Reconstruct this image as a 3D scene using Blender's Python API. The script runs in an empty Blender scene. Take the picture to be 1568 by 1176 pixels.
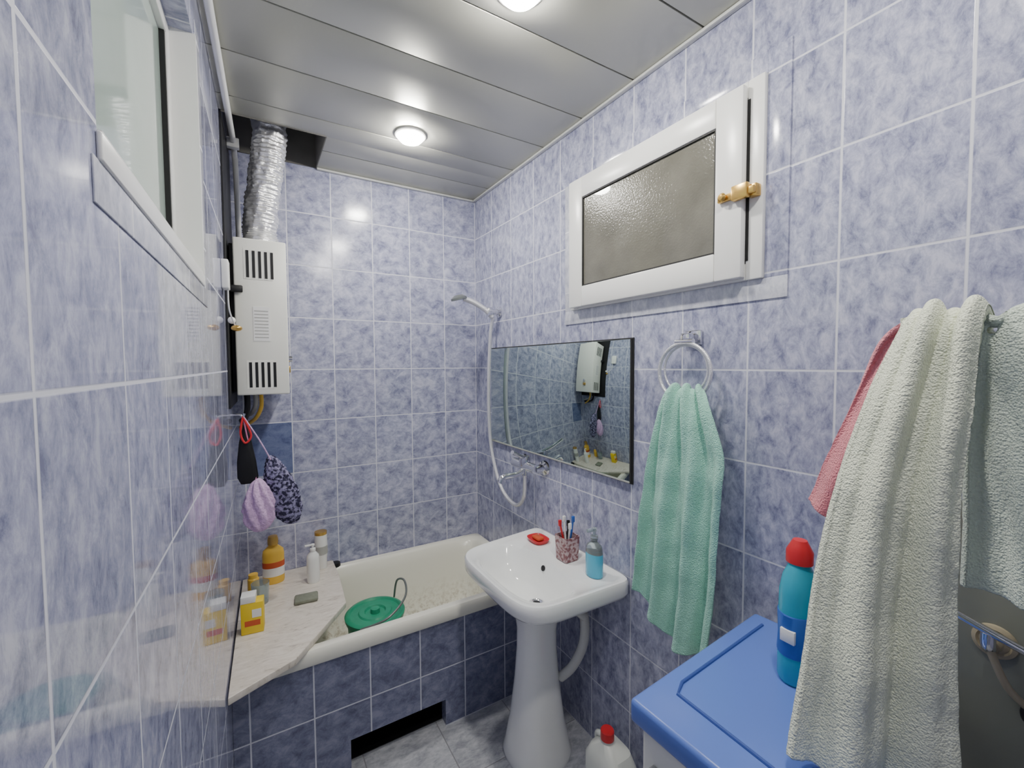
import bpy, bmesh, math, random
from mathutils import Vector, Matrix, noise
random.seed(4)
H=1.52           # camera height above the floor; all z below are given relative to the eye level
R=1.144; D=2.322; NEAR=-0.75; C=0.955; FL=-1.52
def LX(y): return -0.138+0.031*y

# ---------------------------------------------------------------- materials
def lin(c):
    c=c/255.0
    return c/12.92 if c<=0.04045 else ((c+0.055)/1.055)**2.4
def col(r,g,b): return (lin(r),lin(g),lin(b),1)
def newmat(name):
    m=bpy.data.materials.new(name); m.use_nodes=True
    nt=m.node_tree; b=nt.nodes['Principled BSDF']
    return m,nt,b
def N(nt,t,**k):
    n=nt.nodes.new(t)
    for a,v in k.items(): setattr(n,a,v)
    return n
def math_(nt,op,a,b=None,c=None):
    n=nt.nodes.new('ShaderNodeMath'); n.operation=op
    for i,v in enumerate((a,b,c)):
        if v is None: continue
        if isinstance(v,(int,float)): n.inputs[i].default_value=v
        else: nt.links.new(v,n.inputs[i])
    return n.outputs[0]
def simple(name,c,rough=0.4,metal=0,noise_amt=0.06,nscale=30,bump=0,bscale=200,trans=0,emis=None,es=0,coat=0,ior=1.45,alpha=1,c2=None):
    m,nt,b=newmat(name)
    tc=N(nt,'ShaderNodeTexCoord'); no=N(nt,'ShaderNodeTexNoise'); no.inputs['Scale'].default_value=nscale; no.inputs['Detail'].default_value=4
    nt.links.new(tc.outputs['Object'],no.inputs['Vector'])
    mx=N(nt,'ShaderNodeMix',data_type='RGBA')
    if c2:
        mx.inputs['A'].default_value=c; mx.inputs['B'].default_value=c2
        mr=N(nt,'ShaderNodeMapRange'); mr.inputs['From Min'].default_value=.44; mr.inputs['From Max'].default_value=.56
        nt.links.new(no.outputs['Fac'],mr.inputs['Value']); nt.links.new(mr.outputs[0],mx.inputs['Factor'])
    else:
        mx.inputs['A'].default_value=tuple(x*(1-noise_amt) for x in c[:3])+(1,)
        mx.inputs['B'].default_value=tuple(min(1,x*(1+noise_amt)) for x in c[:3])+(1,)
        nt.links.new(no.outputs['Fac'],mx.inputs['Factor'])
    nt.links.new(mx.outputs['Result'],b.inputs['Base Color'])
    b.inputs['Roughness'].default_value=rough; b.inputs['Metallic'].default_value=metal
    b.inputs['Transmission Weight'].default_value=trans; b.inputs['IOR'].default_value=ior; b.inputs['Coat Weight'].default_value=coat; b.inputs['Alpha'].default_value=alpha
    if bump:
        n2=N(nt,'ShaderNodeTexNoise'); n2.inputs['Scale'].default_value=bscale; n2.inputs['Detail'].default_value=3
        nt.links.new(tc.outputs['Object'],n2.inputs['Vector'])
        bp=N(nt,'ShaderNodeBump'); bp.inputs['Strength'].default_value=bump; bp.inputs['Distance'].default_value=0.004
        nt.links.new(n2.outputs['Fac'],bp.inputs['Height']); nt.links.new(bp.outputs['Normal'],b.inputs['Normal'])
    if emis: b.inputs['Emission Color'].default_value=emis; b.inputs['Emission Strength'].default_value=es
    return m
def tile(name,ua,u0,w,va,v0,h,cols,grout=(216,217,226),rough=0.16,g=0.0040,mscale=18,bumpy=0.2):
    """glazed marbled tile laid on world axes ua / va"""
    m,nt,b=newmat(name); L=nt.links
    geo=N(nt,'ShaderNodeNewGeometry'); sep=N(nt,'ShaderNodeSeparateXYZ'); L.new(geo.outputs['Position'],sep.inputs[0])
    U=math_(nt,'DIVIDE',math_(nt,'SUBTRACT',sep.outputs[ua],u0),w)
    V=math_(nt,'DIVIDE',math_(nt,'SUBTRACT',sep.outputs[va],v0),h)
    fu=math_(nt,'FRACT',U); fv=math_(nt,'FRACT',V)
    du=math_(nt,'MULTIPLY',math_(nt,'MINIMUM',fu,math_(nt,'SUBTRACT',1.0,fu)),w)
    dv=math_(nt,'MULTIPLY',math_(nt,'MINIMUM',fv,math_(nt,'SUBTRACT',1.0,fv)),h)
    dd=math_(nt,'MINIMUM',du,dv)
    mr=N(nt,'ShaderNodeMapRange'); mr.inputs['From Min'].default_value=g*0.35; mr.inputs['From Max'].default_value=g*0.8
    L.new(dd,mr.inputs['Value'])                       # 0 grout, 1 tile
    cid=N(nt,'ShaderNodeCombineXYZ'); L.new(math_(nt,'FLOOR',U),cid.inputs[0]); L.new(math_(nt,'FLOOR',V),cid.inputs[1])
    wn=N(nt,'ShaderNodeTexWhiteNoise'); wn.noise_dimensions='3D'; L.new(cid.outputs[0],wn.inputs['Vector'])
    sc=N(nt,'ShaderNodeVectorMath',operation='SCALE'); sc.inputs['Scale'].default_value=7; L.new(wn.outputs['Color'],sc.inputs[0])
    ad=N(nt,'ShaderNodeVectorMath',operation='ADD'); L.new(geo.outputs['Position'],ad.inputs[0]); L.new(sc.outputs[0],ad.inputs[1])
    mp=N(nt,'ShaderNodeMapping'); mp.inputs['Rotation'].default_value=(0.7,0.7,0.5); mp.inputs['Scale'].default_value=(1,2.0,1.2); L.new(ad.outputs[0],mp.inputs['Vector'])
    n1=N(nt,'ShaderNodeTexNoise'); n1.inputs['Scale'].default_value=mscale; n1.inputs['Detail'].default_value=10; n1.inputs['Roughness'].default_value=0.74; n1.inputs['Distortion'].default_value=0.35
    L.new(mp.outputs[0],n1.inputs['Vector'])
    cr=N(nt,'ShaderNodeValToRGB'); el=cr.color_ramp.elements
    el[0].position=0.35; el[0].color=col(*cols[0]); el[1].position=0.62; el[1].color=col(*cols[-1])
    for i,c in enumerate(cols[1:-1]):
        e=el.new(0.35+0.27*(i+1)/(len(cols)-1)); e.color=col(*c)
    L.new(n1.outputs['Fac'],cr.inputs[0])
    hs=N(nt,'ShaderNodeHueSaturation'); L.new(cr.outputs[0],hs.inputs['Color'])
    L.new(math_(nt,'ADD',math_(nt,'MULTIPLY',wn.outputs['Value'],0.10),0.95),hs.inputs['Value'])
    mx=N(nt,'ShaderNodeMix',data_type='RGBA'); mx.inputs['A'].default_value=col(*grout)
    L.new(mr.outputs[0],mx.inputs['Factor']); L.new(hs.outputs[0],mx.inputs['B']); L.new(mx.outputs['Result'],b.inputs['Base Color'])
    ro=N(nt,'ShaderNodeMapRange'); ro.inputs['To Min'].default_value=0.7; ro.inputs['To Max'].default_value=rough; L.new(mr.outputs[0],ro.inputs['Value']); L.new(ro.outputs[0],b.inputs['Roughness'])
    n3=N(nt,'ShaderNodeTexNoise'); n3.inputs['Scale'].default_value=6; n3.inputs['Detail'].default_value=1; L.new(ad.outputs[0],n3.inputs['Vector'])
    hsum=math_(nt,'ADD',mr.outputs[0],math_(nt,'MULTIPLY',n3.outputs['Fac'],1.2))
    bp=N(nt,'ShaderNodeBump'); bp.inputs['Strength'].default_value=bumpy; bp.inputs['Distance'].default_value=0.002
    L.new(hsum,bp.inputs['Height']); L.new(bp.outputs['Normal'],b.inputs['Normal'])
    return m
BLUE=[(116,118,146),(147,150,176),(170,172,196),(194,195,213)]
Z0=H-0.018
m_tr=tile('tile_right',1,D,0.206,2,Z0,0.25,BLUE)
m_tb=tile('tile_back',0,R,0.197,2,Z0,0.25,BLUE)
m_tl=tile('tile_left',1,D-0.02,0.21,2,Z0,0.25,BLUE,rough=0.06)
m_tn=tile('tile_near',0,R,0.2,2,Z0,0.25,BLUE)
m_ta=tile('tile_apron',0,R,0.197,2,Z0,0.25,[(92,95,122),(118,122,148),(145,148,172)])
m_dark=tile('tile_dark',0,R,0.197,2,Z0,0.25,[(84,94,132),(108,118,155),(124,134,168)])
m_tlight=tile('tile_pale',1,D,0.206,2,Z0+0.065,0.25,[(172,174,190),(198,200,212),(220,221,228)],grout=(228,229,235))
m_fl=tile('tile_floor',0,0.33,0.3,1,0.2,0.3,[(150,152,160),(178,180,186),(200,201,205)],grout=(140,140,145),rough=0.25)
m_ceil=simple('ceiling_metal',col(188,188,177),rough=0.4,metal=0.5,noise_amt=0.03,nscale=3,bump=0.03,bscale=8)
m_groove=simple('groove_dark',col(45,45,45),rough=0.8)
m_shaft=simple('shaft_plaster',col(118,116,110),rough=0.9,noise_amt=0.3,nscale=8)
m_olive=simple('olive_wall_shade',col(128,131,120),rough=0.5,noise_amt=0.12,nscale=9)  # shade on the lower right wall, put in as a flat olive colour
m_black=simple('black_paint',col(22,22,24),rough=0.45)
m_white=simple('white_plastic',col(240,240,236),rough=0.28,noise_amt=0.02)
m_pipe=simple('old_pipe_plastic',col(205,206,202),rough=0.4,noise_amt=0.05)
m_heater=simple('white_enamel',col(238,238,228),rough=0.3,noise_amt=0.02)
m_porc=simple('porcelain',col(245,246,244),rough=0.08,noise_amt=0.015,coat=0.5)
m_chrome=simple('chrome',col(228,228,230),rough=0.12,metal=1,noise_amt=0.02)
m_hose=simple('steel_hose',col(225,225,228),rough=0.3,metal=0.6,noise_amt=0.02,bump=.5,bscale=300)
m_gold=simple('brass',col(220,180,100),rough=0.28,metal=.9)
m_mirror=simple('mirror_glass',col(190,204,199),rough=0.015,metal=1,noise_amt=0)
m_foil=simple('foil',col(240,240,240),rough=0.36,metal=0.7,bump=1.0,bscale=60)
m_rub=simple('rubber_gasket',col(30,30,30),rough=0.6)
m_grey=simple('grey_print',col(175,175,170),rough=0.6)
m_handle=simple('wire_handle',col(120,125,122),rough=0.35,metal=.5)
m_red=simple('red_plastic',col(205,45,50),rough=0.3)
m_yel=simple('yellow_plastic',col(235,190,75),rough=0.3)
m_yelbox=simple('yellow_card',col(240,208,50),rough=0.5)
m_redlab=simple('orange_print',col(205,90,50),rough=0.5)
m_teal=simple('teal_plastic',col(55,168,192),rough=0.25)
m_bluelab=simple('blue_print',col(55,100,182),rough=0.35)
m_green=simple('green_plastic',col(45,148,112),rough=0.35,noise_amt=0.15)
m_lidblue=simple('blue_lid',col(96,124,202),rough=0.28,noise_amt=0.03,nscale=4)
m_lidblue2=simple('blue_lid_line',col(60,84,155),rough=0.3)
m_can=simple('canister_white',col(225,228,220),rough=0.35,noise_amt=0.05)
m_soapblue=simple('liquid_soap',col(95,200,232),rough=0.08,trans=0.2)
m_clear=simple('clear_plastic',col(215,228,230),rough=0.06,trans=0.75)
m_cup=simple('speckled_cup',col(140,88,92),rough=0.2,nscale=80,trans=0.2,c2=col(205,178,178))
m_purple=simple('purple_mesh',col(215,180,220),rough=0.8,bump=1,bscale=150,noise_amt=0.35,nscale=120)
m_knit=simple('navy_knit',col(42,40,66),rough=0.9,bump=1,bscale=140,nscale=75,c2=col(150,145,180))
m_pinkc=simple('pink_cord',col(230,150,190),rough=0.7)
m_sponge=simple('grey_soap',col(130,134,118),rough=0.8,bump=0.8,bscale=90,noise_amt=0.25)
m_brown=simple('rosette_tan',col(165,155,130),rough=0.35)
m_lamp=simple('lamp_glass',col(255,250,240),rough=0.3,emis=(1,0.97,0.91,1),es=350)
m_glassdark=simple('patterned_glass',col(112,110,100),rough=0.15,noise_amt=0.4,nscale=9,bump=0.28,bscale=150,coat=0.4)
m_glassleft=simple('frosted_glass',col(190,207,198),rough=0.12,noise_amt=0.15,nscale=4,coat=0.6)

def stone_mat():
    m,nt,b=newmat('travertine_board'); L=nt.links
    tc=N(nt,'ShaderNodeTexCoord'); mp=N(nt,'ShaderNodeMapping'); mp.inputs['Scale'].default_value=(1,3,1); mp.inputs['Rotation'].default_value=(0,0,0.7)
    L.new(tc.outputs['Object'],mp.inputs[0]); n=N(nt,'ShaderNodeTexNoise'); n.inputs['Scale'].default_value=14; n.inputs['Detail'].default_value=10; n.inputs['Roughness'].default_value=0.7; n.inputs['Distortion'].default_value=1.2
    L.new(mp.outputs[0],n.inputs[0]); cr=N(nt,'ShaderNodeValToRGB'); e=cr.color_ramp.elements
    e[0].position=.3; e[0].color=col(172,160,148); e[1].position=.62; e[1].color=col(232,224,212); x=e.new(.42); x.color=col(216,207,192)
    L.new(n.outputs['Fac'],cr.inputs[0]); L.new(cr.outputs[0],b.inputs['Base Color']); b.inputs['Roughness'].default_value=0.3
    return m
m_stone=stone_mat()
def tub_mat():
    m,nt,b=newmat('old_enamel'); L=nt.links
    geo=N(nt,'ShaderNodeNewGeometry'); sep=N(nt,'ShaderNodeSeparateXYZ'); L.new(geo.outputs['Position'],sep.inputs[0])
    n=N(nt,'ShaderNodeTexNoise'); n.inputs['Scale'].default_value=45; n.inputs['Detail'].default_value=8; n.inputs['Roughness'].default_value=0.75; L.new(geo.outputs['Position'],n.inputs[0])
    cr=N(nt,'ShaderNodeValToRGB'); e=cr.color_ramp.elements; e[0].position=.47; e[0].color=(0,0,0,1); e[1].position=.62; e[1].color=(1,1,1,1); L.new(n.outputs['Fac'],cr.inputs[0])
    mr=N(nt,'ShaderNodeMapRange'); mr.inputs['From Min'].default_value=0.34; mr.inputs['From Max'].default_value=0.17; L.new(sep.outputs[2],mr.inputs['Value'])
    st=math_(nt,'MULTIPLY',math_(nt,'MULTIPLY',cr.outputs[0],mr.outputs[0]),0.7)
    mx=N(nt,'ShaderNodeMix',data_type='RGBA'); mx.inputs['A'].default_value=col(242,240,225); mx.inputs['B'].default_value=col(155,135,105)
    L.new(st,mx.inputs['Factor']); L.new(mx.outputs['Result'],b.inputs['Base Color']); b.inputs['Roughness'].default_value=0.22
    return m
m_tub=tub_mat()
def towel_mat(name,c):
    m,nt,b=newmat(name); L=nt.links
    tc=N(nt,'ShaderNodeTexCoord'); n=N(nt,'ShaderNodeTexNoise'); n.inputs['Scale'].default_value=260; n.inputs['Detail'].default_value=4; L.new(tc.outputs['Object'],n.inputs[0])
    vo=N(nt,'ShaderNodeTexVoronoi'); vo.inputs['Scale'].default_value=330; L.new(tc.outputs['Object'],vo.inputs['Vector'])
    mx=N(nt,'ShaderNodeMix',data_type='RGBA'); mx.inputs['A'].default_value=tuple(lin(x)*0.82 for x in c)+(1,); mx.inputs['B'].default_value=tuple(min(1,lin(x)*1.12) for x in c)+(1,)
    L.new(n.outputs['Fac'],mx.inputs['Factor']); L.new(mx.outputs['Result'],b.inputs['Base Color'])
    b.inputs['Roughness'].default_value=0.95; b.inputs['Sheen Weight'].default_value=0.25; b.inputs['Specular IOR Level'].default_value=0.1
    s=math_(nt,'SUBTRACT',n.outputs['Fac'],math_(nt,'MULTIPLY',vo.outputs['Distance'],0.8))
    bp=N(nt,'ShaderNodeBump'); bp.inputs['Strength'].default_value=0.75; bp.inputs['Distance'].default_value=0.0035
    L.new(s,bp.inputs['Height']); L.new(bp.outputs['Normal'],b.inputs['Normal'])
    return m
m_tcream=towel_mat('towel_cream',(238,243,218)); m_tgrey=towel_mat('towel_sage',(216,228,212)); m_tpink=towel_mat('towel_pink',(236,146,154)); m_tmint=towel_mat('towel_mint',(168,224,203))

# ---------------------------------------------------------------- mesh builder
class B:
    def __init__(s,name): s.name=name; s.bm=bmesh.new(); s.mats=[]
    def mi(s,m):
        if m not in s.mats: s.mats.append(m)
        return s.mats.index(m)
    def merge(s,bm2,m,M=None):
        i=s.mi(m); mp={}
        for v in bm2.verts: mp[v]=s.bm.verts.new(M@v.co if M else v.co)
        for f in bm2.faces:
            try: nf=s.bm.faces.new([mp[v] for v in f.verts]); nf.material_index=i
            except ValueError: pass
        bm2.free(); return s
    def box(s,a,b,m,bev=0,M=None,seg=2):
        t=bmesh.new(); bmesh.ops.create_cube(t,size=1)
        for v in t.verts: v.co=Vector([(a[k]+b[k])/2+v.co[k]*(b[k]-a[k]) for k in range(3)])
        if bev: bmesh.ops.bevel(t,geom=t.edges[:],offset=bev,segments=seg,affect='EDGES',profile=0.5)
        return s.merge(t,m,M)
    def prism(s,pts,z0,z1,m,bev=0):
        t=bmesh.new(); lo=[t.verts.new((p[0],p[1],z0)) for p in pts]; hi=[t.verts.new((p[0],p[1],z1)) for p in pts]
        t.faces.new(lo[::-1]); t.faces.new(hi); n=len(pts)
        for i in range(n): t.faces.new([lo[i],lo[(i+1)%n],hi[(i+1)%n],hi[i]])
        bmesh.ops.recalc_face_normals(t,faces=t.faces[:])
        if bev: bmesh.ops.bevel(t,geom=t.edges[:],offset=bev,segments=3,affect='EDGES',profile=0.5)
        return s.merge(t,m)
    def lslab(s,y0,y1,z0,z1,o0,o1,m,bev=0):
        return s.prism([(LX(y0)+o0,y0),(LX(y1)+o0,y1),(LX(y1)+o1,y1),(LX(y0)+o1,y0)],z0,z1,m,bev)
    def loft(s,loops,m,cap0=True,cap1=True,closed=True):
        t=bmesh.new(); rows=[[t.verts.new(p) for p in l] for l in loops]; n=len(loops[0])
        for a,b in zip(rows,rows[1:]):
            for i in range(n if closed else n-1): t.faces.new([a[i],a[(i+1)%n],b[(i+1)%n],b[i]])
        if cap0: t.faces.new(rows[0][::-1])
        if cap1: t.faces.new(rows[-1])
        bmesh.ops.recalc_face_normals(t,faces=t.faces[:])
        return s.merge(t,m)
    def lathe(s,c,prof,m,n=32,sx=1,sy=1,axis=None,ang=0):
        """prof: list of (radius,height); axis: direction of height"""
        q=Vector((0,0,1)).rotation_difference(Vector(axis).normalized()) if axis else None
        loops=[]
        for r,h in prof:
            l=[]
            for i in range(n):
                a=2*math.pi*i/n; p=Vector((max(r,1e-5)*math.cos(a)*sx,max(r,1e-5)*math.sin(a)*sy,h))
                if ang: p.rotate(Matrix.Rotation(ang,3,'Z'))
                if q: p.rotate(q)
                l.append(p+Vector(c))
            loops.append(l)
        return s.loft(loops,m)
    def tube(s,pts,r,m,n=12,smooth=True,rf=None):
        P=[Vector(p) for p in pts]
        if smooth and len(P)>2:
            Q=[]
            for i in range(len(P)-1):
                p0=P[max(i-1,0)];p1=P[i];p2=P[i+1];p3=P[min(i+2,len(P)-1)]
                for k in range(8):
                    t=k/8; Q.append(0.5*((2*p1)+(p2-p0)*t+(2*p0-5*p1+4*p2-p3)*t*t+(3*p1-p0-3*p2+p3)*t**3))
            Q.append(P[-1]); P=Q
        loops=[]; up=Vector((0.13,0.21,0.97)).normalized()
        for i,p in enumerate(P):
            d=(P[min(i+1,len(P)-1)]-P[max(i-1,0)]).normalized()
            x=d.cross(up)
            if x.length<0.05: x=d.cross(Vector((1,0,0)))
            x.normalize(); y=d.cross(x).normalized(); up=x.cross(d).normalized() if True else up
            rr=r if rf is None else rf(i/(len(P)-1))
            loops.append([p+x*rr*math.cos(2*math.pi*k/n)+y*rr*math.sin(2*math.pi*k/n) for k in range(n)])
        return s.loft(loops,m)
    def ball(s,c,r,m,sc=(1,1,1),sub=3,disp=0,ds=20):
        t=bmesh.new(); bmesh.ops.create_icosphere(t,subdivisions=sub,radius=r)
        for v in t.verts:
            if disp: v.co*=1+disp*noise.noise(v.co*ds+Vector(c)*9)
            v.co=Vector((v.co.x*sc[0],v.co.y*sc[1],v.co.z*sc[2]))+Vector(c)
        return s.merge(t,m)
    def ring(s,c,Rr,r,m,nrm=(1,0,0),n=40):
        q=Vector((0,0,1)).rotation_difference(Vector(nrm).normalized()); t=bmesh.new(); rows=[]
        for i in range(n):
            a=2*math.pi*i/n; row=[]
            for k in range(10):
                b=2*math.pi*k/10; p=Vector(((Rr+r*math.cos(b))*math.cos(a),(Rr+r*math.cos(b))*math.sin(a),r*math.sin(b))); p.rotate(q); row.append(t.verts.new(p+Vector(c)))
            rows.append(row)
        for i in range(n):
            for k in range(10): t.faces.new([rows[i][k],rows[(i+1)%n][k],rows[(i+1)%n][(k+1)%10],rows[i][(k+1)%10]])
        bmesh.ops.recalc_face_normals(t,faces=t.faces[:]); return s.merge(t,m)
    def done(s,angle=35):
        me=bpy.data.meshes.new(s.name); s.bm.to_mesh(me); s.bm.free()
        for v in me.vertices: v.co.z+=H
        for m in s.mats: me.materials.append(m)
        for p in me.polygons: p.use_smooth=True
        me.set_sharp_from_angle(angle=math.radians(angle))
        ob=bpy.data.objects.new(s.name,me); bpy.context.collection.objects.link(ob); return ob
def se(cx,cy,rx,ry,n,z,k=64,n2=None):
    out=[]
    for i in range(k):
        a=2*math.pi*i/k; c,s_=math.cos(a),math.sin(a); e=2/n
        out.append((cx+rx*math.copysign(abs(c)**e,c),cy+ry*math.copysign(abs(s_)**e,s_),z))
    return out

# ---------------------------------------------------------------- room shell
B('floor').box((-0.3,NEAR-.1,FL-.08),(R+.12,D+.12,FL),m_fl).done()
w=B('wall_right'); w.box((R,NEAR-.1,FL),(R+.1,D+.1,C+.02),m_tr)
w.box((R-.003,-.45,FL),(R,.29,-.26),m_olive).done()  # thin olive slab paints the shaded wall around the valve
w=B('wall_back'); w.box((-.3,D,FL),(R,D+.1,C+.25),m_tb)
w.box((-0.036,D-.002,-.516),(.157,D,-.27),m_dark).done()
B('wall_front').box((-.3,NEAR-.1,FL),(R,NEAR,C+.02),m_tn).done()
WY0,WY1,WZ0,WZ1=.565,1.29,.222,.78
w=B('wall_left')
w.lslab(NEAR,D,FL,WZ0,-.14,0,m_tl); w.lslab(NEAR,WY0,WZ0,C+.25,-.14,0,m_tl); w.lslab(WY1,D,WZ0,C+.25,-.14,0,m_tl); w.lslab(WY0,WY1,WZ1,C+.25,-.14,0,m_tl)
w.done()
ce=B('ceiling'); y=2.385
HX,HY=.295,1.985
edges=[NEAR]+[e for e in [ -0.515,-.25,.015,.28,.545,.81,1.075,1.34,1.60,1.86,2.12] if e>NEAR]+[D]
for a,b in zip(edges,edges[1:]):
    if b<=HY: parts=[(-.2,a,b)]
    elif a>=HY: parts=[(HX,a,b)]
    else: parts=[(-.2,a,HY),(HX,HY-.001,b)]
    for x0,p,q in parts:
        gap=.0022
        ce.box((x0,p+(gap if p==a else 0),C),(R+.03,q-(gap if q==b else 0),C+.012),m_ceil,bev=.002)
ce.box((-.2,NEAR,C+.014),(R+.03,HY,C+.03),m_groove)
ce.box((HX,HY-.01,C+.014),(R+.03,D,C+.03),m_groove)
ce.box((HX-.004,HY,C-.002),(HX,D,C+.24),m_shaft); ce.box((-.12,HY-.004,C-.002),(HX,HY,C+.24),m_shaft); ce.box((-.12,HY,C+.24),(HX,D,C+.26),m_shaft)
ce.box((-.09,D-.006,C-.0),(HX,D-.001,C+.24),m_shaft)
ce.done()
t=B('trim_ceiling'); t.box((R-.018,NEAR,C-.010),(R-.0005,D,C+.0),m_pipe,bev=.003); t.box((HX,D-.018,C-.010),(R-.018,D-.0005,C),m_pipe,bev=.003); t.done()

for (x,yy) in [(.59,1.79),(.61,.965),(.60,.22)]:
    b=B('ceiling_lamp'); b.lathe((x,yy,C),[(0.0,0),(.062,0),(.064,-.006),(.058,-.010),(.05,-.010)],m_white)
    b.lathe((x,yy,C-.008),[(.052,0),(.050,-.010),(.042,-.018),(.027,-.025),(.009,-.028),(0,-.028)],m_lamp); b.done(60)

# ---------------------------------------------------------------- left window (recessed)
w=B('window_1')
o=-.052
w.lslab(WY0,WY1,WZ0,WZ1,o-.012,o-.006,m_glassleft)
fw=.028
for a in [(WY0,WY0+fw,WZ0,WZ1),(WY1-fw,WY1,WZ0,WZ1),(WY0+fw,WY1-fw,WZ0,WZ0+.03),(WY0+fw,WY1-fw,WZ1-.03,WZ1)]:
    w.lslab(*a,o-.02,o+.008,m_white,.003)
w.lslab(WY1-fw-.009,WY1-fw,WZ0+.03,WZ1-.03,o-.006,o+.004,m_rub)
w.lslab(WY1-.006,WY1,WZ0,WZ1,o,.006,m_white); w.lslab(WY0,WY1,WZ0,WZ0+.004,o,.004,m_white)
w.lslab(WY0-.005,WY1+.02,WZ0-.026,WZ0+.002,0.0,.005,m_white,.002); w.lslab(WY1,WY1+.02,WZ0+.002,WZ1,0.0,.005,m_white,.002)
w.done()
t=B('trim_left_window'); t.lslab(WY0-.02,WY1+.09,WZ0-.07,WZ0-.026,0,.002,m_tlight,.0008); t.lslab(WY1+.02,WY1+.09,WZ0-.026,WZ1+.05,0,.002,m_tlight,.0008); t.done()

# ---------------------------------------------------------------- right window
w=B('window_2'); y0,y1,z0,z1=.632,1.408,.22,.735
def frameR(w,y0,y1,z0,z1,wd,x0,x1,m,bev=.003):
    w.box((x0,y0,z0),(x1,y0+wd,z1),m,bev); w.box((x0,y1-wd,z0),(x1,y1,z1),m,bev)
    w.box((x0,y0+wd,z0),(x1,y1-wd,z0+wd),m,bev); w.box((x0,y0+wd,z1-wd),(x1,y1-wd,z1),m,bev)
frameR(w,y0,y1,z0,z1,.044,R-.016,R,m_white)
w.box((R-.008,y0+.036,z0+.036),(R-.001,y1-.036,z1-.036),m_rub)
w.box((R-.018,.668,z0+.05),(R-.0155,.680,z1-.05),m_rub)
sy0,sy1,sz0,sz1=.674,1.392,.226,.720
frameR(w,sy0,sy1,sz0,sz1,.078,R-.04,R-.017,m_white,.005)
frameR(w,sy0+.076,sy1-.076,sz0+.076,sz1-.076,.006,R-.036,R-.025,m_rub,0)
w.box((R-.031,sy0+.07,sz0+.07),(R-.025,sy1-.07,sz1-.07),m_glassdark)
w.box((R-.052,.636,.432),(R-.040,sy0+.062,.450),m_gold,.003); w.box((R-.058,.650,.424),(R-.040,sy0+.02,.462),m_gold,.004)
w.box((R-.040,.636,.428),(R-.016,.662,.458),m_gold,.003); w.lathe((R-.050,sy0+.045,.442),[(.009,0),(.012,.008),(.007,.014),(0,.015)],m_gold,16,axis=(-1,0,0))
w.done()
t=B('trim_right_window'); 
t.box((R-.004,.575,.165),(R,1.46,.22),m_tlight,.001); t.box((R-.004,1.408,.22),(R,1.46,.735),m_tlight,.001)
t.box((R-.004,.575,.22),(R,.632,.79),m_tr,.001); t.box((R-.004,.632,.735),(R,1.46,.79),m_tr,.001)
t.done()

# ---------------------------------------------------------------- bathtub
tb=B('bathtub'); cx,cy=(R-.066)/2+.001,(1.64+D)/2; hx,hy=(R+.062)/2,(D-1.64)/2-.001
rz=-1.01
L_=[]
L_.append(se(cx,cy,hx-.006,hy-.004,24,rz-.055)); L_.append(se(cx,cy,hx,hy,24,rz-.05)); L_.append(se(cx,cy,hx,hy,24,rz-.01)); L_.append(se(cx,cy,hx-.008,hy-.008,24,rz))
icx,icy=cx+.0,cy-.0
for rx,ry,n,dz in [(hx-.042,hy-.04,12,0),(hx-.052,hy-.05,9,-.012),(hx-.065,hy-.062,8,-.06),(hx-.085,hy-.08,7,-.18),(hx-.10,hy-.10,6,-.28),(hx-.13,hy-.13,5,-.34),(hx-.2,hy-.19,4,-.365),(hx-.4,hy-.28,3,-.37)]:
    L_.append(se(icx,icy,rx,ry,n,rz+dz))
L_.append(se(icx,icy,.001,.001,2,rz-.372))
tb.loft(L_,m_tub,cap0=False)
for x in (.1,.98):
    for yy in (1.80,2.16): tb.box((x-.02,yy-.02,FL),(x+.02,yy+.02,rz-.33),m_groove,.004)
tb.lathe((.98,1.985,rz-.366),[(.03,0),(.03,.004),(.02,.005),(0,.003)],m_chrome)
tb.lathe((.335,D-.022,rz+.0),[(.0,0),(.024,0),(.022,.016),(0,.018)],m_black)
ya,yb=1.655,1.70
ap=tb
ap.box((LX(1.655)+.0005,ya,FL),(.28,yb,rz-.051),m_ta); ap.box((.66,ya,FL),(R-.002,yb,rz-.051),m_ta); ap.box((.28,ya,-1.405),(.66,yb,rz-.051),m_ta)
ap.box((.20,yb+.10,FL),(.74,yb+.11,rz-.38),m_black); ap.box((.20,yb+.0,FL),(.74,yb+.10,FL+.003),m_black)  # black panel and floor sheet paint the shade inside the apron opening
tb.done(50)
sh=B('corner_shelf_board'); sz=rz+.001
sh.prism([(LX(1.5)+.003,1.50),(.10,1.59),(.31,1.87),(.325,2.12),(.325,D-.004),(LX(D)+.003,D-.004)],sz,sz+.024,m_stone,.003).done()
st=sz+.0245

b=B('green_bucket'); bc=(.425,1.86,rz-.30)
b.lathe((bc[0],bc[1],rz-.371),[(0,0),(.085,0),(.09,.01),(.112,.29),(.118,.30),(.118,.315),(.11,.315)],m_green,40)
b.lathe((bc[0],bc[1],rz-.06),[(.122,0),(.124,.012),(.118,.018),(.108,.02),(.102,.012),(.07,.014),(.065,.02),(.045,.02),(.04,.012),(.02,.012),(.018,.03),(0,.032)],m_green,40)
b.tube([(bc[0]-.08,bc[1]-.095,rz-.05),(bc[0]+.02,bc[1]-.13,rz-.015),(bc[0]+.11,bc[1]-.07,rz+.02),(bc[0]+.135,bc[1]+.02,rz+.045),(bc[0]+.11,bc[1]+.05,rz+.04),(bc[0]+.10,bc[1]+.065,rz-.04)],.0045,m_handle)
b.done()

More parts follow.
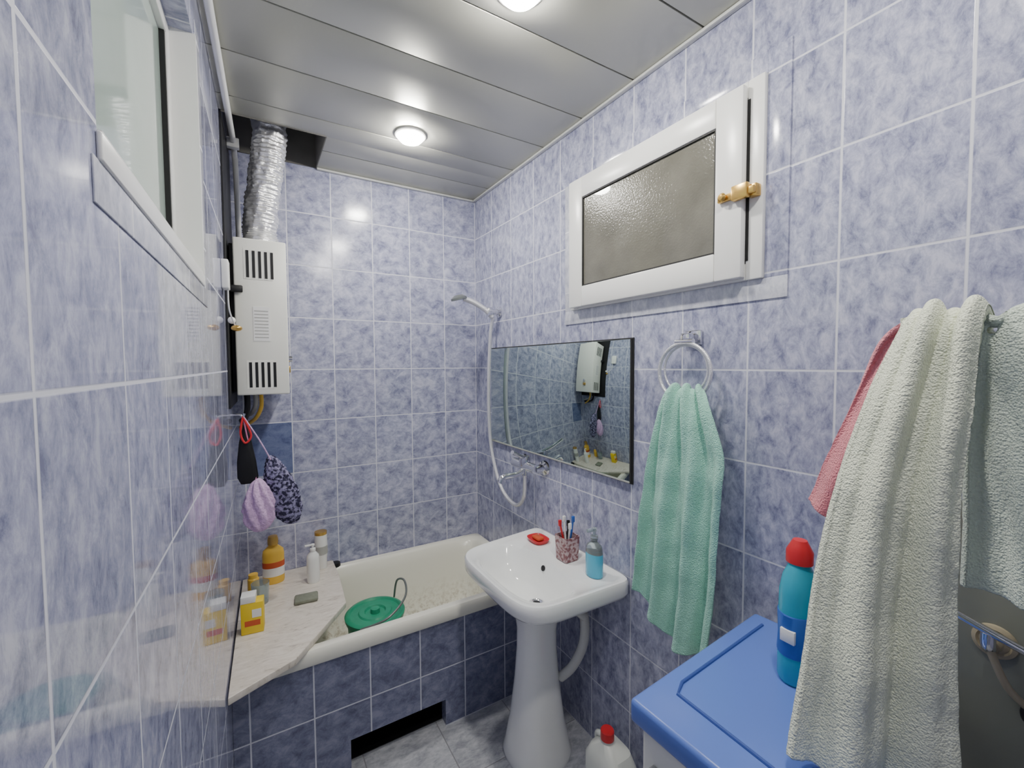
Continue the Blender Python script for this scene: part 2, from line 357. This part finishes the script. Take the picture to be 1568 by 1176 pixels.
# ---------------------------------------------------------------- shelf items
def bottle(name,c,h,r,mb,mc,lab=None,sy=.65,pump=False,ang=0):
    b=B(name)
    b.lathe(c,[(0,0),(r*.93,0),(r,.01),(r,h*.62),(r*.93,h*.70),(r*.45,h*.79),(r*.38,h*.81),(r*.38,h*.83)],mb,32,1,sy,ang=ang)
    if lab:
        b.lathe((c[0],c[1],c[2]+h*.16),[(r*1.0,0),(r*1.015,.002),(r*1.015,h*.18),(r*1.0,h*.182)],m_white,32,1,sy,ang=ang)
        b.lathe((c[0],c[1],c[2]+h*.34),[(r*1.0,0),(r*1.015,.002),(r*1.015,h*.12),(r*1.0,h*.122)],lab,32,1,sy,ang=ang)
    if pump:
        b.lathe((c[0],c[1],c[2]+h*.82),[(r*.45,0),(r*.45,h*.06),(r*.18,h*.07),(r*.16,h*.13),(r*.3,h*.135),(r*.3,h*.17),(0,h*.18)],mc,20)
        b.box((c[0]-r*1.2,c[1]-r*.2,c[2]+h*.955),(c[0],c[1]+r*.2,c[2]+h*.99),mc,.001)
    else: b.lathe((c[0],c[1],c[2]+h*.82),[(r*.5,0),(r*.5,h*.1),(r*.42,h*.17),(0,h*.18)],mc,20)
    return b.done(40)
bottle('shampoo_bottle',(.06,2.22,st),.215,.044,m_yel,m_gold,m_redlab)
bottle('pump_soap_bottle',(.215,2.13,st),.175,.027,m_white,m_white,None,.9,True)
b=B('cream_tube'); b.lathe((.265,2.26,st),[(0,0),(.025,0),(.026,.004),(.026,.045),(.027,.05),(.029,.10),(.028,.165)],m_white,24); b.lathe((.265,2.26,st+.165),[(.028,0),(.028,.014),(0,.015)],m_gold,24); b.lathe((.265,2.26,st+.07),[(.0285,0),(.0297,.001),(.030,.04),(.029,.041)],m_grey,24); b.done()
b=B('bar_of_soap'); b.box((-.045,-.034,0),(.045,.034,.016),m_sponge,.007,Matrix.Translation((.17,1.975,st))@Matrix.Rotation(-.1,4,'Z')); b.done()
b=B('yellow_powder_box'); M=Matrix.Translation((-.022,1.85,st))@Matrix.Rotation(-.1,4,'Z')
b.box((-.036,-.026,0),(.036,.026,.115),m_yelbox,.002,M); b.box((-.024,-.0268,.03),(.026,-.0258,.05),m_redlab,0,M); b.box((-.036,-.026,.115),(.012,.026,.14),m_white,.002,M); b.box((0.0,-.0268,.06),(.03,-.0258,.09),m_white,0,M); b.done()
b=B('drinking_glass'); b.lathe((.005,2.05,st),[(0,0),(.028,0),(.034,.085),(.031,.085),(.026,.01),(0,.01)],m_clear,24); b.done()
b=B('small_jar'); b.lathe((-.02,2.14,st),[(0,0),(.022,0),(.022,.07),(.018,.075),(.018,.09),(0,.09)],m_yel,24); b.done()

# ---------------------------------------------------------------- sink
s=B('pedestal_sink'); szt=-.77
def sl(x0,x1,y0,y1,z,nf,nb,bow=0,k=96):
    """rounded front outline, tapering towards the front on the tub side"""
    cx=(x0+x1)/2; cy=(y0+y1)/2; out=[]
    for i in range(k):
        a=2*math.pi*i/k; c,sn=math.cos(a),math.sin(a); n=nf if c<0 else nb; e=2/n
        px=math.copysign(abs(c)**e,c); py=math.copysign(abs(sn)**e,sn)
        bw=bow*(1.9 if sn>0 else .25)
        x=cx+(x1-x0)/2*px; y_=cy+(y1-y0)/2*py*(1-(bw*(0.5-px/2)))
        out.append((x,y_,z))
    return out
yl,yh=1.075,1.675
ls=[sl(.86,1.04,1.31,1.46,szt-.17,3,3),
 sl(.80,1.10,1.24,1.54,szt-.15,3,4),
 sl(.74,1.13,1.15,1.62,szt-.09,3.4,8,.08),
 sl(.708,R-.001,yl+.008,yh-.008,szt-.06,4.6,14,.10),
 sl(.699,R-.001,yl,yh,szt-.045,5,16,.10),
 sl(.698,R-.001,yl,yh,szt-.006,5,16,.10),
 sl(.703,R-.003,yl+.005,yh-.005,szt+.002,5,16,.10),
 sl(.716,R-.014,yl+.018,yh-.018,szt+.002,4.6,14,.10),
 sl(.726,R-.03,yl+.030,yh-.030,szt-.006,4.2,10,.10),
 sl(.738,.985,yl+.052,yh-.052,szt-.010,3.6,3.4,.08),
 sl(.746,.978,yl+.062,yh-.062,szt-.022,3.3,3.2,.08),
 sl(.765,.965,yl+.09,yh-.09,szt-.07,2.8,2.8,.08),
 sl(.80,.955,yl+.14,yh-.14,szt-.115,2.3,2.4),
 sl(.85,.94,yl+.22,yh-.22,szt-.132,2,2),
 sl(.886,.916,1.335,1.365,szt-.138,2,2)]
s.loft(ls,m_porc)
s.lathe((.895,1.32,szt-.134),[(0,.003),(.026,.003),(.03,.008),(.024,.010),(.018,.005),(0,.005)],m_chrome,28)
s.lathe((.895,1.32,szt-.128),[(0,0),(.014,0),(.014,.002),(0,.002)],m_black,16)
s.lathe((.972,1.385,szt-.04),[(0,0),(.011,0),(.011,.003),(0,.003)],m_black,18,axis=(-1,0,.35))
P=[]
for z,rx,ry in [(FL,.125,.12),(FL+.02,.127,.122),(FL+.05,.118,.112),(FL+.15,.10,.095),(FL+.30,.083,.078),(FL+.42,.074,.07),(FL+.50,.073,.07),(FL+.56,.082,.08),(FL+.60,.10,.095)]:
    P.append(se(.925,1.365,rx,ry,2.6,z,48))
s.loft(P,m_porc)
s.box((.848,1.33,-.955),(.864,1.40,-.925),m_chrome,.003)
s.tube([(1.06,1.29,-.93),(1.075,1.26,-.97),(1.065,1.25,-1.07),(1.03,1.27,-1.16),(1.0,1.31,-1.22)],.018,m_pipe)
s.tube([(1.0,1.32,-.90),(1.03,1.27,-.93),(1.07,1.25,-.97)],.017,m_pipe)
s.done(50)
dk=szt-.0055
b=B('soap_dish'); b.loft([se(1.06,1.55,.034,.045,3,dk,32),se(1.06,1.55,.04,.052,3,dk+.014,32),se(1.06,1.55,.036,.048,3,dk+.014,32),se(1.06,1.55,.028,.038,3,dk+.006,32)],m_red); b.box((1.04,1.52,dk+.008),(1.075,1.575,dk+.022),m_redlab,.007); b.done()
b=B('toothbrush_cup'); c=(1.06,1.345)
b.loft([se(c[0],c[1],.034,.034,8,dk,32),se(c[0],c[1],.038,.038,8,dk+.095,32),se(c[0],c[1],.034,.034,8,dk+.095,32),se(c[0],c[1],.031,.031,8,dk+.008,32)],m_cup)
for dx,dy,h,mm in [(-.02,.01,.145,m_red),(0,.015,.155,m_white),(.015,-.01,.16,m_bluelab),(-.005,-.02,.14,m_white),(.02,.02,.13,m_black)]:
    b.tube([(c[0],c[1],dk+.012),(c[0]+dx*.8,c[1]+dy*.8,dk+.09),(c[0]+dx*1.3,c[1]+dy*1.3,dk+h)],.0042,mm,8); b.box((c[0]+dx*1.3-.006,c[1]+dy*1.3-.005,dk+h-.012),(c[0]+dx*1.3+.006,c[1]+dy*1.3+.005,dk+h+.012),mm,.002)
b.done()
b=B('liquid_soap_bottle'); c=(1.06,1.185,dk)
b.lathe(c,[(0,0),(.033,0),(.036,.006),(.036,.075),(.035,.085)],m_soapblue,32,.75,1.05); b.lathe((c[0],c[1],c[2]+.085),[(.035,0),(.033,.015),(.030,.027),(.013,.041),(.012,.049),(0,.049)],m_clear,32,.75,1.05)
b.lathe((c[0],c[1],c[2]+.134),[(.014,0),(.014,.014),(.005,.016),(.005,.03),(.009,.031),(.009,.042),(0,.043)],m_clear,20); b.box((c[0]-.035,c[1]-.006,c[2]+.166),(c[0],c[1]+.006,c[2]+.176),m_clear,.002); b.done()
b=B('plastic_canister'); 
kx,ky=1.015,1.05
b.loft([se(kx,ky,.055,.072,5,FL+.001,40),se(kx,ky,.06,.078,5,FL+.015,40),se(kx,ky,.06,.078,5,FL+.17,40),se(kx,ky,.05,.06,4,FL+.21,40),se(kx-.01,ky+.005,.02,.02,2,FL+.235,40),se(kx-.01,ky+.005,.018,.018,2,FL+.25,40)],m_can)
b.lathe((kx-.01,ky+.005,FL+.245),[(.023,0),(.023,.028),(.02,.032),(0,.032)],m_red,24)
b.tube([(kx,ky+.06,FL+.17),(kx,ky+.065,FL+.215),(kx-.005,ky+.03,FL+.232)],.01,m_can); b.done()

# ---------------------------------------------------------------- mirror
b=B('mirror'); b.box((R-.012,1.08,-.42),(R-.006,2.11,.087),m_mirror,.0015); b.box((R-.006,1.075,-.425),(R-.001,2.115,.092),m_groove,0)
b.box((R-.0135,1.078,-.421),(R-.006,1.083,.088),m_groove,0)
b.box((R-.014,1.082,-.421),(R-.006,2.11,-.416),m_grey,0); b.done()

# ---------------------------------------------------------------- tub mixer and hand shower
b=B('bath_mixer_with_hand_shower'); my=1.70
b.tube([(R-.055,my-.095,-.475),(R-.055,my+.095,-.475)],.022,m_chrome,20,False)
for yy in (my-.085,my+.085): b.lathe((R-.0005,yy,-.475),[(0,0),(.036,0),(.033,.009),(.018,.014),(.017,.055),(0,.055)],m_chrome,24,axis=(-1,0,0))
b.lathe((R-.055,my,-.475),[(.025,0),(.028,.025),(.022,.045),(0,.046)],m_chrome,24); b.tube([(R-.055,my,-.435),(R-.10,my-.03,-.42),(R-.16,my-.06,-.39)],.009,m_chrome)
b.tube([(R-.06,my,-.49),(R-.10,my,-.51),(R-.17,my+.005,-.515),(R-.19,my+.005,-.54)],.014,m_chrome)
b.lathe((R-.055,my,-.485),[(.017,0),(.017,-.035),(0,-.036)],m_chrome,16)
b.lathe((R-.0005,2.03,.28),[(0,0),(.03,0),(.03,.008),(.014,.014),(.014,.05),(.023,.052),(.023,.07),(0,.072)],m_chrome,24,axis=(-1,0,0))
b.tube([(1.10,2.03,.250),(1.07,2.04,.285),(1.01,2.06,.325),(.955,2.075,.345)],.014,m_hose)
b.lathe((.93,2.083,.352),[(0,.012),(.022,.01),(.042,-.004),(.042,-.014),(0,-.014)],m_handle,28,axis=(-.25,0,1))
b.tube([(1.105,2.03,.25),(1.100,2.05,.18),(1.098,2.07,-.02),(1.098,2.075,-.25),(1.10,2.05,-.46),(1.105,1.96,-.64),(1.11,1.83,-.70),(1.10,1.73,-.64),(R-.055,my,-.52)],.0095,m_hose,10)
b.done()

# ---------------------------------------------------------------- gas water heater
b=B('gas_water_heater'); x0,x1=-.052,.132; hy0,hy1=2.0,2.27
b.lslab(1.93,D-.002,-.16,C-.02,0,.006,m_black)  # dark wall strip behind the heater, laid on as a black board
b.box((x0,hy0,-.115),(x1,hy1,.50),m_heater,.006,seg=3)
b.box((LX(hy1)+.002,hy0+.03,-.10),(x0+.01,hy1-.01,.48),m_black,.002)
for zc,hh in ((.40,.105),(-.035,.10)):
    b.box((x0+.035,hy0-.001,zc-hh/2-.006),(x1-.05,hy0+.002,zc+hh/2+.006),m_heater)
    for i in range(5):
        xx=x0+.043+i*.021; b.box((xx,hy0-.0022,zc-hh/2),(xx+.010,hy0+.002,zc+hh/2),m_black)
b.box((x0+.062,hy0-.0015,.10),(x1-.065,hy0+.001,.235),m_white)
for i in range(9): b.box((x0+.066,hy0-.002,.112+i*.013),(x1-.07,hy0+.001,.116+i*.013),m_grey)
b.box((x1-.002,hy0+.10,-.03),(x1+.012,hy0+.14,.0),m_gold,.004); b.lathe((x1,hy0+.12,.03),[(.014,0),(.014,.02),(0,.022)],m_chrome,20,axis=(1,0,0))
b.box((x0-.03,hy0-.02,.285),(x0+.03,hy0-.004,.312),m_black,.004); b.box((x0-.012,hy0-.006,.29),(x0+.008,hy0+.004,.308),m_black)
b.tube([(-.02,2.08,-.11),(-.02,2.08,-.17),(-.03,2.12,-.22),(-.04,2.2,-.24),(-.045,2.25,-.24)],.011,m_black); b.tube([(.01,2.1,-.11),(.01,2.1,-.16),(-.005,2.16,-.20),(-.03,2.25,-.22)],.009,m_grey)
b.tube([(.03,2.1,-.11),(.03,2.1,-.17),(.01,2.14,-.22),(-.02,2.2,-.25),(-.05,2.25,-.27)],.008,m_yel)
pts=[(.045,2.13,.50),(.045,2.13,.56),(.055,2.13,.68),(.075,2.13,.82),(.09,2.13,.95),(.095,2.13,1.15)]
b.lathe((.045,2.13,.499),[(0,0),(.064,0),(.064,.03),(.055,.03),(0,.03)],m_foil,32)
t=bmesh.new(); rows=[]; NN=180
for i in range(NN):
    f=i/(NN-1)*(len(pts)-1); k=min(int(f),len(pts)-2); p=Vector(pts[k]).lerp(Vector(pts[k+1]),f-k); rr=.062+.002*math.sin(i*2*math.pi/5)
    row=[]
    for a in range(48):
        an=2*math.pi*a/48; q=Vector((math.cos(an),math.sin(an),0)); r2=rr+.009*noise.noise(Vector((math.cos(an)*3,math.sin(an)*3,p.z*22)))+.004*noise.noise(Vector((math.cos(an)*9,math.sin(an)*9,p.z*70)))
        row.append(t.verts.new(p+q*r2))
    rows.append(row)
for a_,b_ in zip(rows,rows[1:]):
    for k in range(48): t.faces.new([a_[k],a_[(k+1)%48],b_[(k+1)%48],b_[k]])
bmesh.ops.recalc_face_normals(t,faces=t.faces[:]); b.merge(t,m_foil); b.done(50)
b=B('gas_pipe'); b.tube([(LX(-.6)+.02,-.6,C-.02),(LX(1.0)+.022,1.0,C-.02),(LX(2.2)+.03,2.2,C-.02)],.011,m_white,12,False); b.tube([(LX(2.2)+.03,2.2,C-.02),(LX(2.24)+.03,2.24,C-.05),(LX(2.25)+.032,2.25,C-.1),(-.034,2.285,.62),(-.034,2.287,.45)],.011,m_white,12)
b.box((LX(2.2)+.005,2.17,C-.045),(LX(2.2)+.05,2.2,C-.005),m_white,.004); b.done()
b=B('pull_cord_switch'); b.lslab(1.80,1.86,.27,.37,0,.022,m_white,.004)
b.tube([(LX(1.84)+.016,1.84,.27),(LX(1.84)+.018,1.85,.20),(LX(1.9)+.03,1.9,.15)],.0025,m_white); b.ball((LX(1.9)+.035,1.9,.14),.014,m_gold,(1.3,1,.8)); b.ball((LX(1.9)+.02,1.92,.17),.013,m_white); b.done()

b=B('hanging_bath_sponges')
b.tube([(LX(2.0)+.0,2.0,-.19),(-.045,1.99,-.19),(-.035,1.985,-.2),(-.03,1.985,-.185)],.004,m_chrome)
b.tube([(-.035,1.985,-.195),(-.02,1.99,-.30),(0,1.99,-.42),(.0,1.99,-.46)],.003,m_pinkc,6); b.tube([(-.035,1.985,-.195),(.02,1.99,-.30),(.055,2.0,-.38)],.003,m_purple,6)
b.tube([(-.035,1.985,-.195),(-.045,1.98,-.26),(-.03,1.975,-.30),(-.01,1.98,-.27),(-.035,1.985,-.2)],.004,m_red,8)
b.loft([se(-.03,2.0,.006,.006,2,-.23,20),se(-.03,2.0,.022,.015,2,-.30,20),se(-.028,2.0,.033,.018,3,-.38,20),se(-.025,2.0,.036,.016,3,-.44,20),se(-.022,2.0,.028,.012,3,-.465,20)],m_black)
t=bmesh.new(); bmesh.ops.create_icosphere(t,subdivisions=5,radius=1)
for v in t.verts:
    a=math.atan2(v.co.y,v.co.x); f=1+.16*math.sin(a*7+v.co.z*5)+.14*noise.noise(v.co*5); z=v.co.z
    wd=.050+.012*(-z); v.co=Vector((v.co.x*wd*f,v.co.y*.036*f,z*.108))+Vector((.010,1.985,-.555))
b.merge(t,m_purple)
t=bmesh.new(); bmesh.ops.create_icosphere(t,subdivisions=5,radius=1)
for v in t.verts:
    a=math.atan2(v.co.y,v.co.x); f=1+.12*math.sin(v.co.z*34)*math.sin(a*9)+.18*noise.noise(v.co*6); z=v.co.z
    wd=.056-.014*z; v.co=Vector((v.co.x*wd*f+z*-.036,v.co.y*.036*f,z*.15))+Vector((.092,2.02,-.515))
b.merge(t,m_knit)
b.done(80)

# ---------------------------------------------------------------- washing machine
lid=[(.585,.557),(1.06,.594),(1.088,.245),(.60,.205)]
b=B('washing_machine')
ins=[(.60,.54),(1.045,.575),(1.07,.262),(.615,.225)]
b.prism(ins,FL+.02,-.665,m_heater,.008)
for x,y_ in ((.65,.5),(1.02,.52),(1.03,.30),(.66,.27)): b.lathe((x,y_,FL),[(.02,0),(.02,.025),(0,.026)],m_black,16)
b.prism(lid,-.665,-.62,m_lidblue,.009)
pth=[(.665,.30,-.6195),(.668,.515,-.6195),(.70,.53,-.6195),(1.02,.553,-.6195)]
b.tube(pth,.0035,m_lidblue2,8,False); b.tube([(.655,.31,-.6195),(.685,.30,-.6195)],.0035,m_lidblue2,8,False)
for i in range(13):
    yy=.25+i*.021; xx=.613-.015*(yy-.225)/.315
    b.box((xx-.012,yy,-.84),(xx,yy+.010,-.72),m_grey,.001)
b.done()
b=B('bleach_bottle'); c=(.905,.422,-.6195)
b.lathe(c,[(0,0),(.036,0),(.040,.008),(.040,.06),(.037,.09),(.040,.12),(.039,.175),(.033,.205),(.018,.235),(.016,.24)],m_teal,36,1,.8)
b.lathe((c[0],c[1],c[2]+.055),[(.0405,0),(.0415,.002),(.0395,.035),(.0418,.08),(.0405,.082)],m_bluelab,36,1,.8)
b.box((c[0]-.043,c[1]-.014,c[2]+.085),(c[0]-.036,c[1]+.012,c[2]+.110),m_white,.001)
b.lathe((c[0],c[1],c[2]+.232),[(.023,0),(.023,.022),(.016,.036),(.012,.044),(0,.045)],m_red,24); b.done()

b=B('washing_machine_valve')
X0=R-.0035
b.lathe((X0,.205,-.505),[(0,0),(.030,0),(.029,.005),(.023,.008),(.020,.005),(.013,.010),(.012,.03),(0,.03)],m_brown,36,axis=(-1,0,0))
b.tube([(R-.028,.205,-.505),(R-.045,.205,-.50),(R-.048,.205,-.475)],.010,m_chrome,16)
b.tube([(R-.05,.250,-.458),(R-.05,.205,-.472),(R-.05,.14,-.49)],.007,m_chrome,14)
b.tube([(R-.045,.205,-.50),(R-.045,.18,-.56),(R-.02,.15,-.60)],.006,m_brown); b.ball((R-.024,.15,-.60),.019,m_black,(1,1,1.2)); b.done()

# ---------------------------------------------------------------- towels
def polyline(pts,t):
    n=len(pts)-1; f=t*n; k=min(int(f),n-1); u=f-k
    P=[Vector(p) for p in pts]; p0=P[max(k-1,0)];p1=P[k];p2=P[k+1];p3=P[min(k+2,n)]
    return 0.5*((2*p1)+(p2-p0)*u+(2*p0-5*p1+4*p2-p3)*u*u+(3*p1-p0-3*p2+p3)*u**3)
def towel(name,left,right,fold,m,nu=110,nv=200,th=.007,extra=None,seed=0,bottom=None):
    bm=bmesh.new(); rows=[]
    for j in range(nv):
        t=j/(nv-1); a=polyline(left,t); b_=polyline(right,t)
        t2=min(1,t+.01); d=(polyline(left,t2)+polyline(right,t2)-polyline(left,t2-.02)-polyline(right,t2-.02))
        ac=(b_-a); n=ac.cross(d).normalized()
        row=[]
        for i in range(nu):
            s_=i/(nu-1); p=a.lerp(b_,s_)
            if bottom: p=p+Vector((0,0,bottom(s_)*max(0,(t-.6)/.4)))
            p=p+n*(fold(s_,t)+.005*noise.noise(p*14+Vector((seed,0,0)))+.0009*noise.noise(p*150))
            row.append(bm.verts.new(p))
        rows.append(row)
    for a_,b2 in zip(rows,rows[1:]):
        for k in range(nu-1): bm.faces.new([a_[k],a_[k+1],b2[k+1],b2[k]])
    me=bpy.data.meshes.new(name); bm.to_mesh(me); bm.free()
    for v in me.vertices: v.co.z+=H
    me.materials.append(m)
    for p in me.polygons: p.use_smooth=True
    ob=bpy.data.objects.new(name,me); bpy.context.collection.objects.link(ob)
    so=ob.modifiers.new('s','SOLIDIFY'); so.thickness=th; so.offset=0
    return ob
def amp(t,a,b): return a+(b-a)*min(1,t*1.6)
b=B('towel_rail'); b.tube([(.905,-.12,.045),(.905,.278,.045)],.008,m_chrome,16,False)
for yy in (-.10,.235): b.tube([(.905,yy,.045),(R-.004,yy,.045)],.007,m_chrome,12,False); b.lathe((R-.0005,yy,.045),[(0,0),(.022,0),(.02,.008),(0,.009)],m_chrome,20,axis=(-1,0,0))
b.done()
towel('cream_bath_towel',
 [(.940,.29,-.20),(.932,.283,-.02),(.905,.274,.074),(.868,.270,.054),(.83,.291,-.046),(.79,.311,-.18),(.757,.322,-.32),(.72,.320,-.46),(.682,.324,-.598)],
 [(.945,.17,-.20),(.938,.17,-.02),(.905,.180,.072),(.872,.182,.050),(.862,.185,-.06),(.85,.192,-.18),(.85,.195,-.32),(.85,.194,-.48),(.85,.19,-.66)],
 lambda s,t: amp(max(0,t-.22),.007,.018)*math.sin(2*math.pi*(s*1.9+.12*math.sin(t*3)))+.005*math.sin(2*math.pi*(s*4.3+t*.4)),
 m_tcream,150,300,.011)
towel('sage_bath_towel',
 [(.965,.190,-.30),(.955,.190,-.02),(.905,.185,.070),(.892,.190,.035),(.905,.200,-.10),(.915,.200,-.22),(.925,.20,-.34)],
 [(.965,-.03,-.30),(.955,-.03,-.02),(.905,-.03,.074),(.885,-.03,.04),(.89,-.03,-.10),(.90,-.03,-.22),(.91,-.03,-.34)],
 lambda s,t: .012*math.sin(2*math.pi*(s*2.7+.1*math.sin(t*4)))+.003*math.sin(2*math.pi*s*6),
 m_tgrey,110,160,.010,seed=3)
towel('pink_hand_towel',
 [(.905,.275,.062),(.93,.316,.030),(.955,.36,-.06),(.975,.41,-.18),(.985,.448,-.285)],
 [(.915,.235,.058),(.95,.25,.0),(.965,.26,-.10),(.97,.29,-.22),(.975,.335,-.345)],
 lambda s,t: .010*math.sin(2*math.pi*(s*1.7+.3*t)),m_tpink,80,120,.009,seed=5)
b=B('towel_ring'); yc=.838
b.box((R-.012,yc-.03,.055),(R-.0005,yc+.03,.10),m_chrome,.004); b.box((R-.05,yc-.018,.06),(R-.01,yc+.018,.09),m_chrome,.005); b.tube([(R-.045,yc-.03,.065),(R-.045,yc+.03,.065)],.008,m_chrome,12,False)
b.ring((R-.047,yc,-.025),.086,.0055,m_hose,(1,0.05,0),48); b.ring((R-.04,yc,-.018),.072,.0035,m_hose,(1,0.05,0),48); b.done()
towel('mint_hand_towel',
 [(R-.030,.885,-.16),(R-.036,.885,-.10),(R-.050,.890,-.074),(R-.068,.90,-.095),(R-.075,.918,-.17),(R-.075,.945,-.30),(R-.075,.963,-.44),(R-.072,.98,-.60),(R-.07,1.0,-.745)],
 [(R-.030,.785,-.16),(R-.036,.785,-.10),(R-.050,.772,-.072),(R-.068,.745,-.095),(R-.078,.710,-.17),(R-.078,.680,-.27),(R-.078,.69,-.42),(R-.075,.70,-.60),(R-.07,.725,-.78)],
 lambda s,t: amp(max(0,t-.2),.007,.018)*math.sin(2*math.pi*(s*2.9+.15*math.sin(t*5)))+.005*math.sin(2*math.pi*(s*6.3+t)),
 m_tmint,140,260,.008,seed=8,bottom=lambda s:-.09*math.sin(math.pi*min(1,s*.95)**1.3))

# ---------------------------------------------------------------- world / camera
wd=bpy.data.worlds.new('World'); bpy.context.scene.world=wd; wd.use_nodes=True
wd.node_tree.nodes['Background'].inputs[0].default_value=(.75,.8,.9,1); wd.node_tree.nodes['Background'].inputs[1].default_value=.3
cd=bpy.data.cameras.new('Camera'); cd.sensor_width=36; cd.lens=36*662.86/1568; cd.clip_start=.01
cam=bpy.data.objects.new('Camera',cd); bpy.context.collection.objects.link(cam)
yaw,pitch,roll=.5406,.0447,-.0055
f=Vector((math.sin(yaw)*math.cos(pitch),math.cos(yaw)*math.cos(pitch),-math.sin(pitch))); r=Vector((math.cos(yaw),-math.sin(yaw),0)); u=r.cross(f)
r2=r*math.cos(roll)+u*math.sin(roll); u2=-r*math.sin(roll)+u*math.cos(roll)
cam.matrix_world=Matrix(((r2.x,u2.x,-f.x,0),(r2.y,u2.y,-f.y,0),(r2.z,u2.z,-f.z,H),(0,0,0,1)))
bpy.context.scene.camera=cam
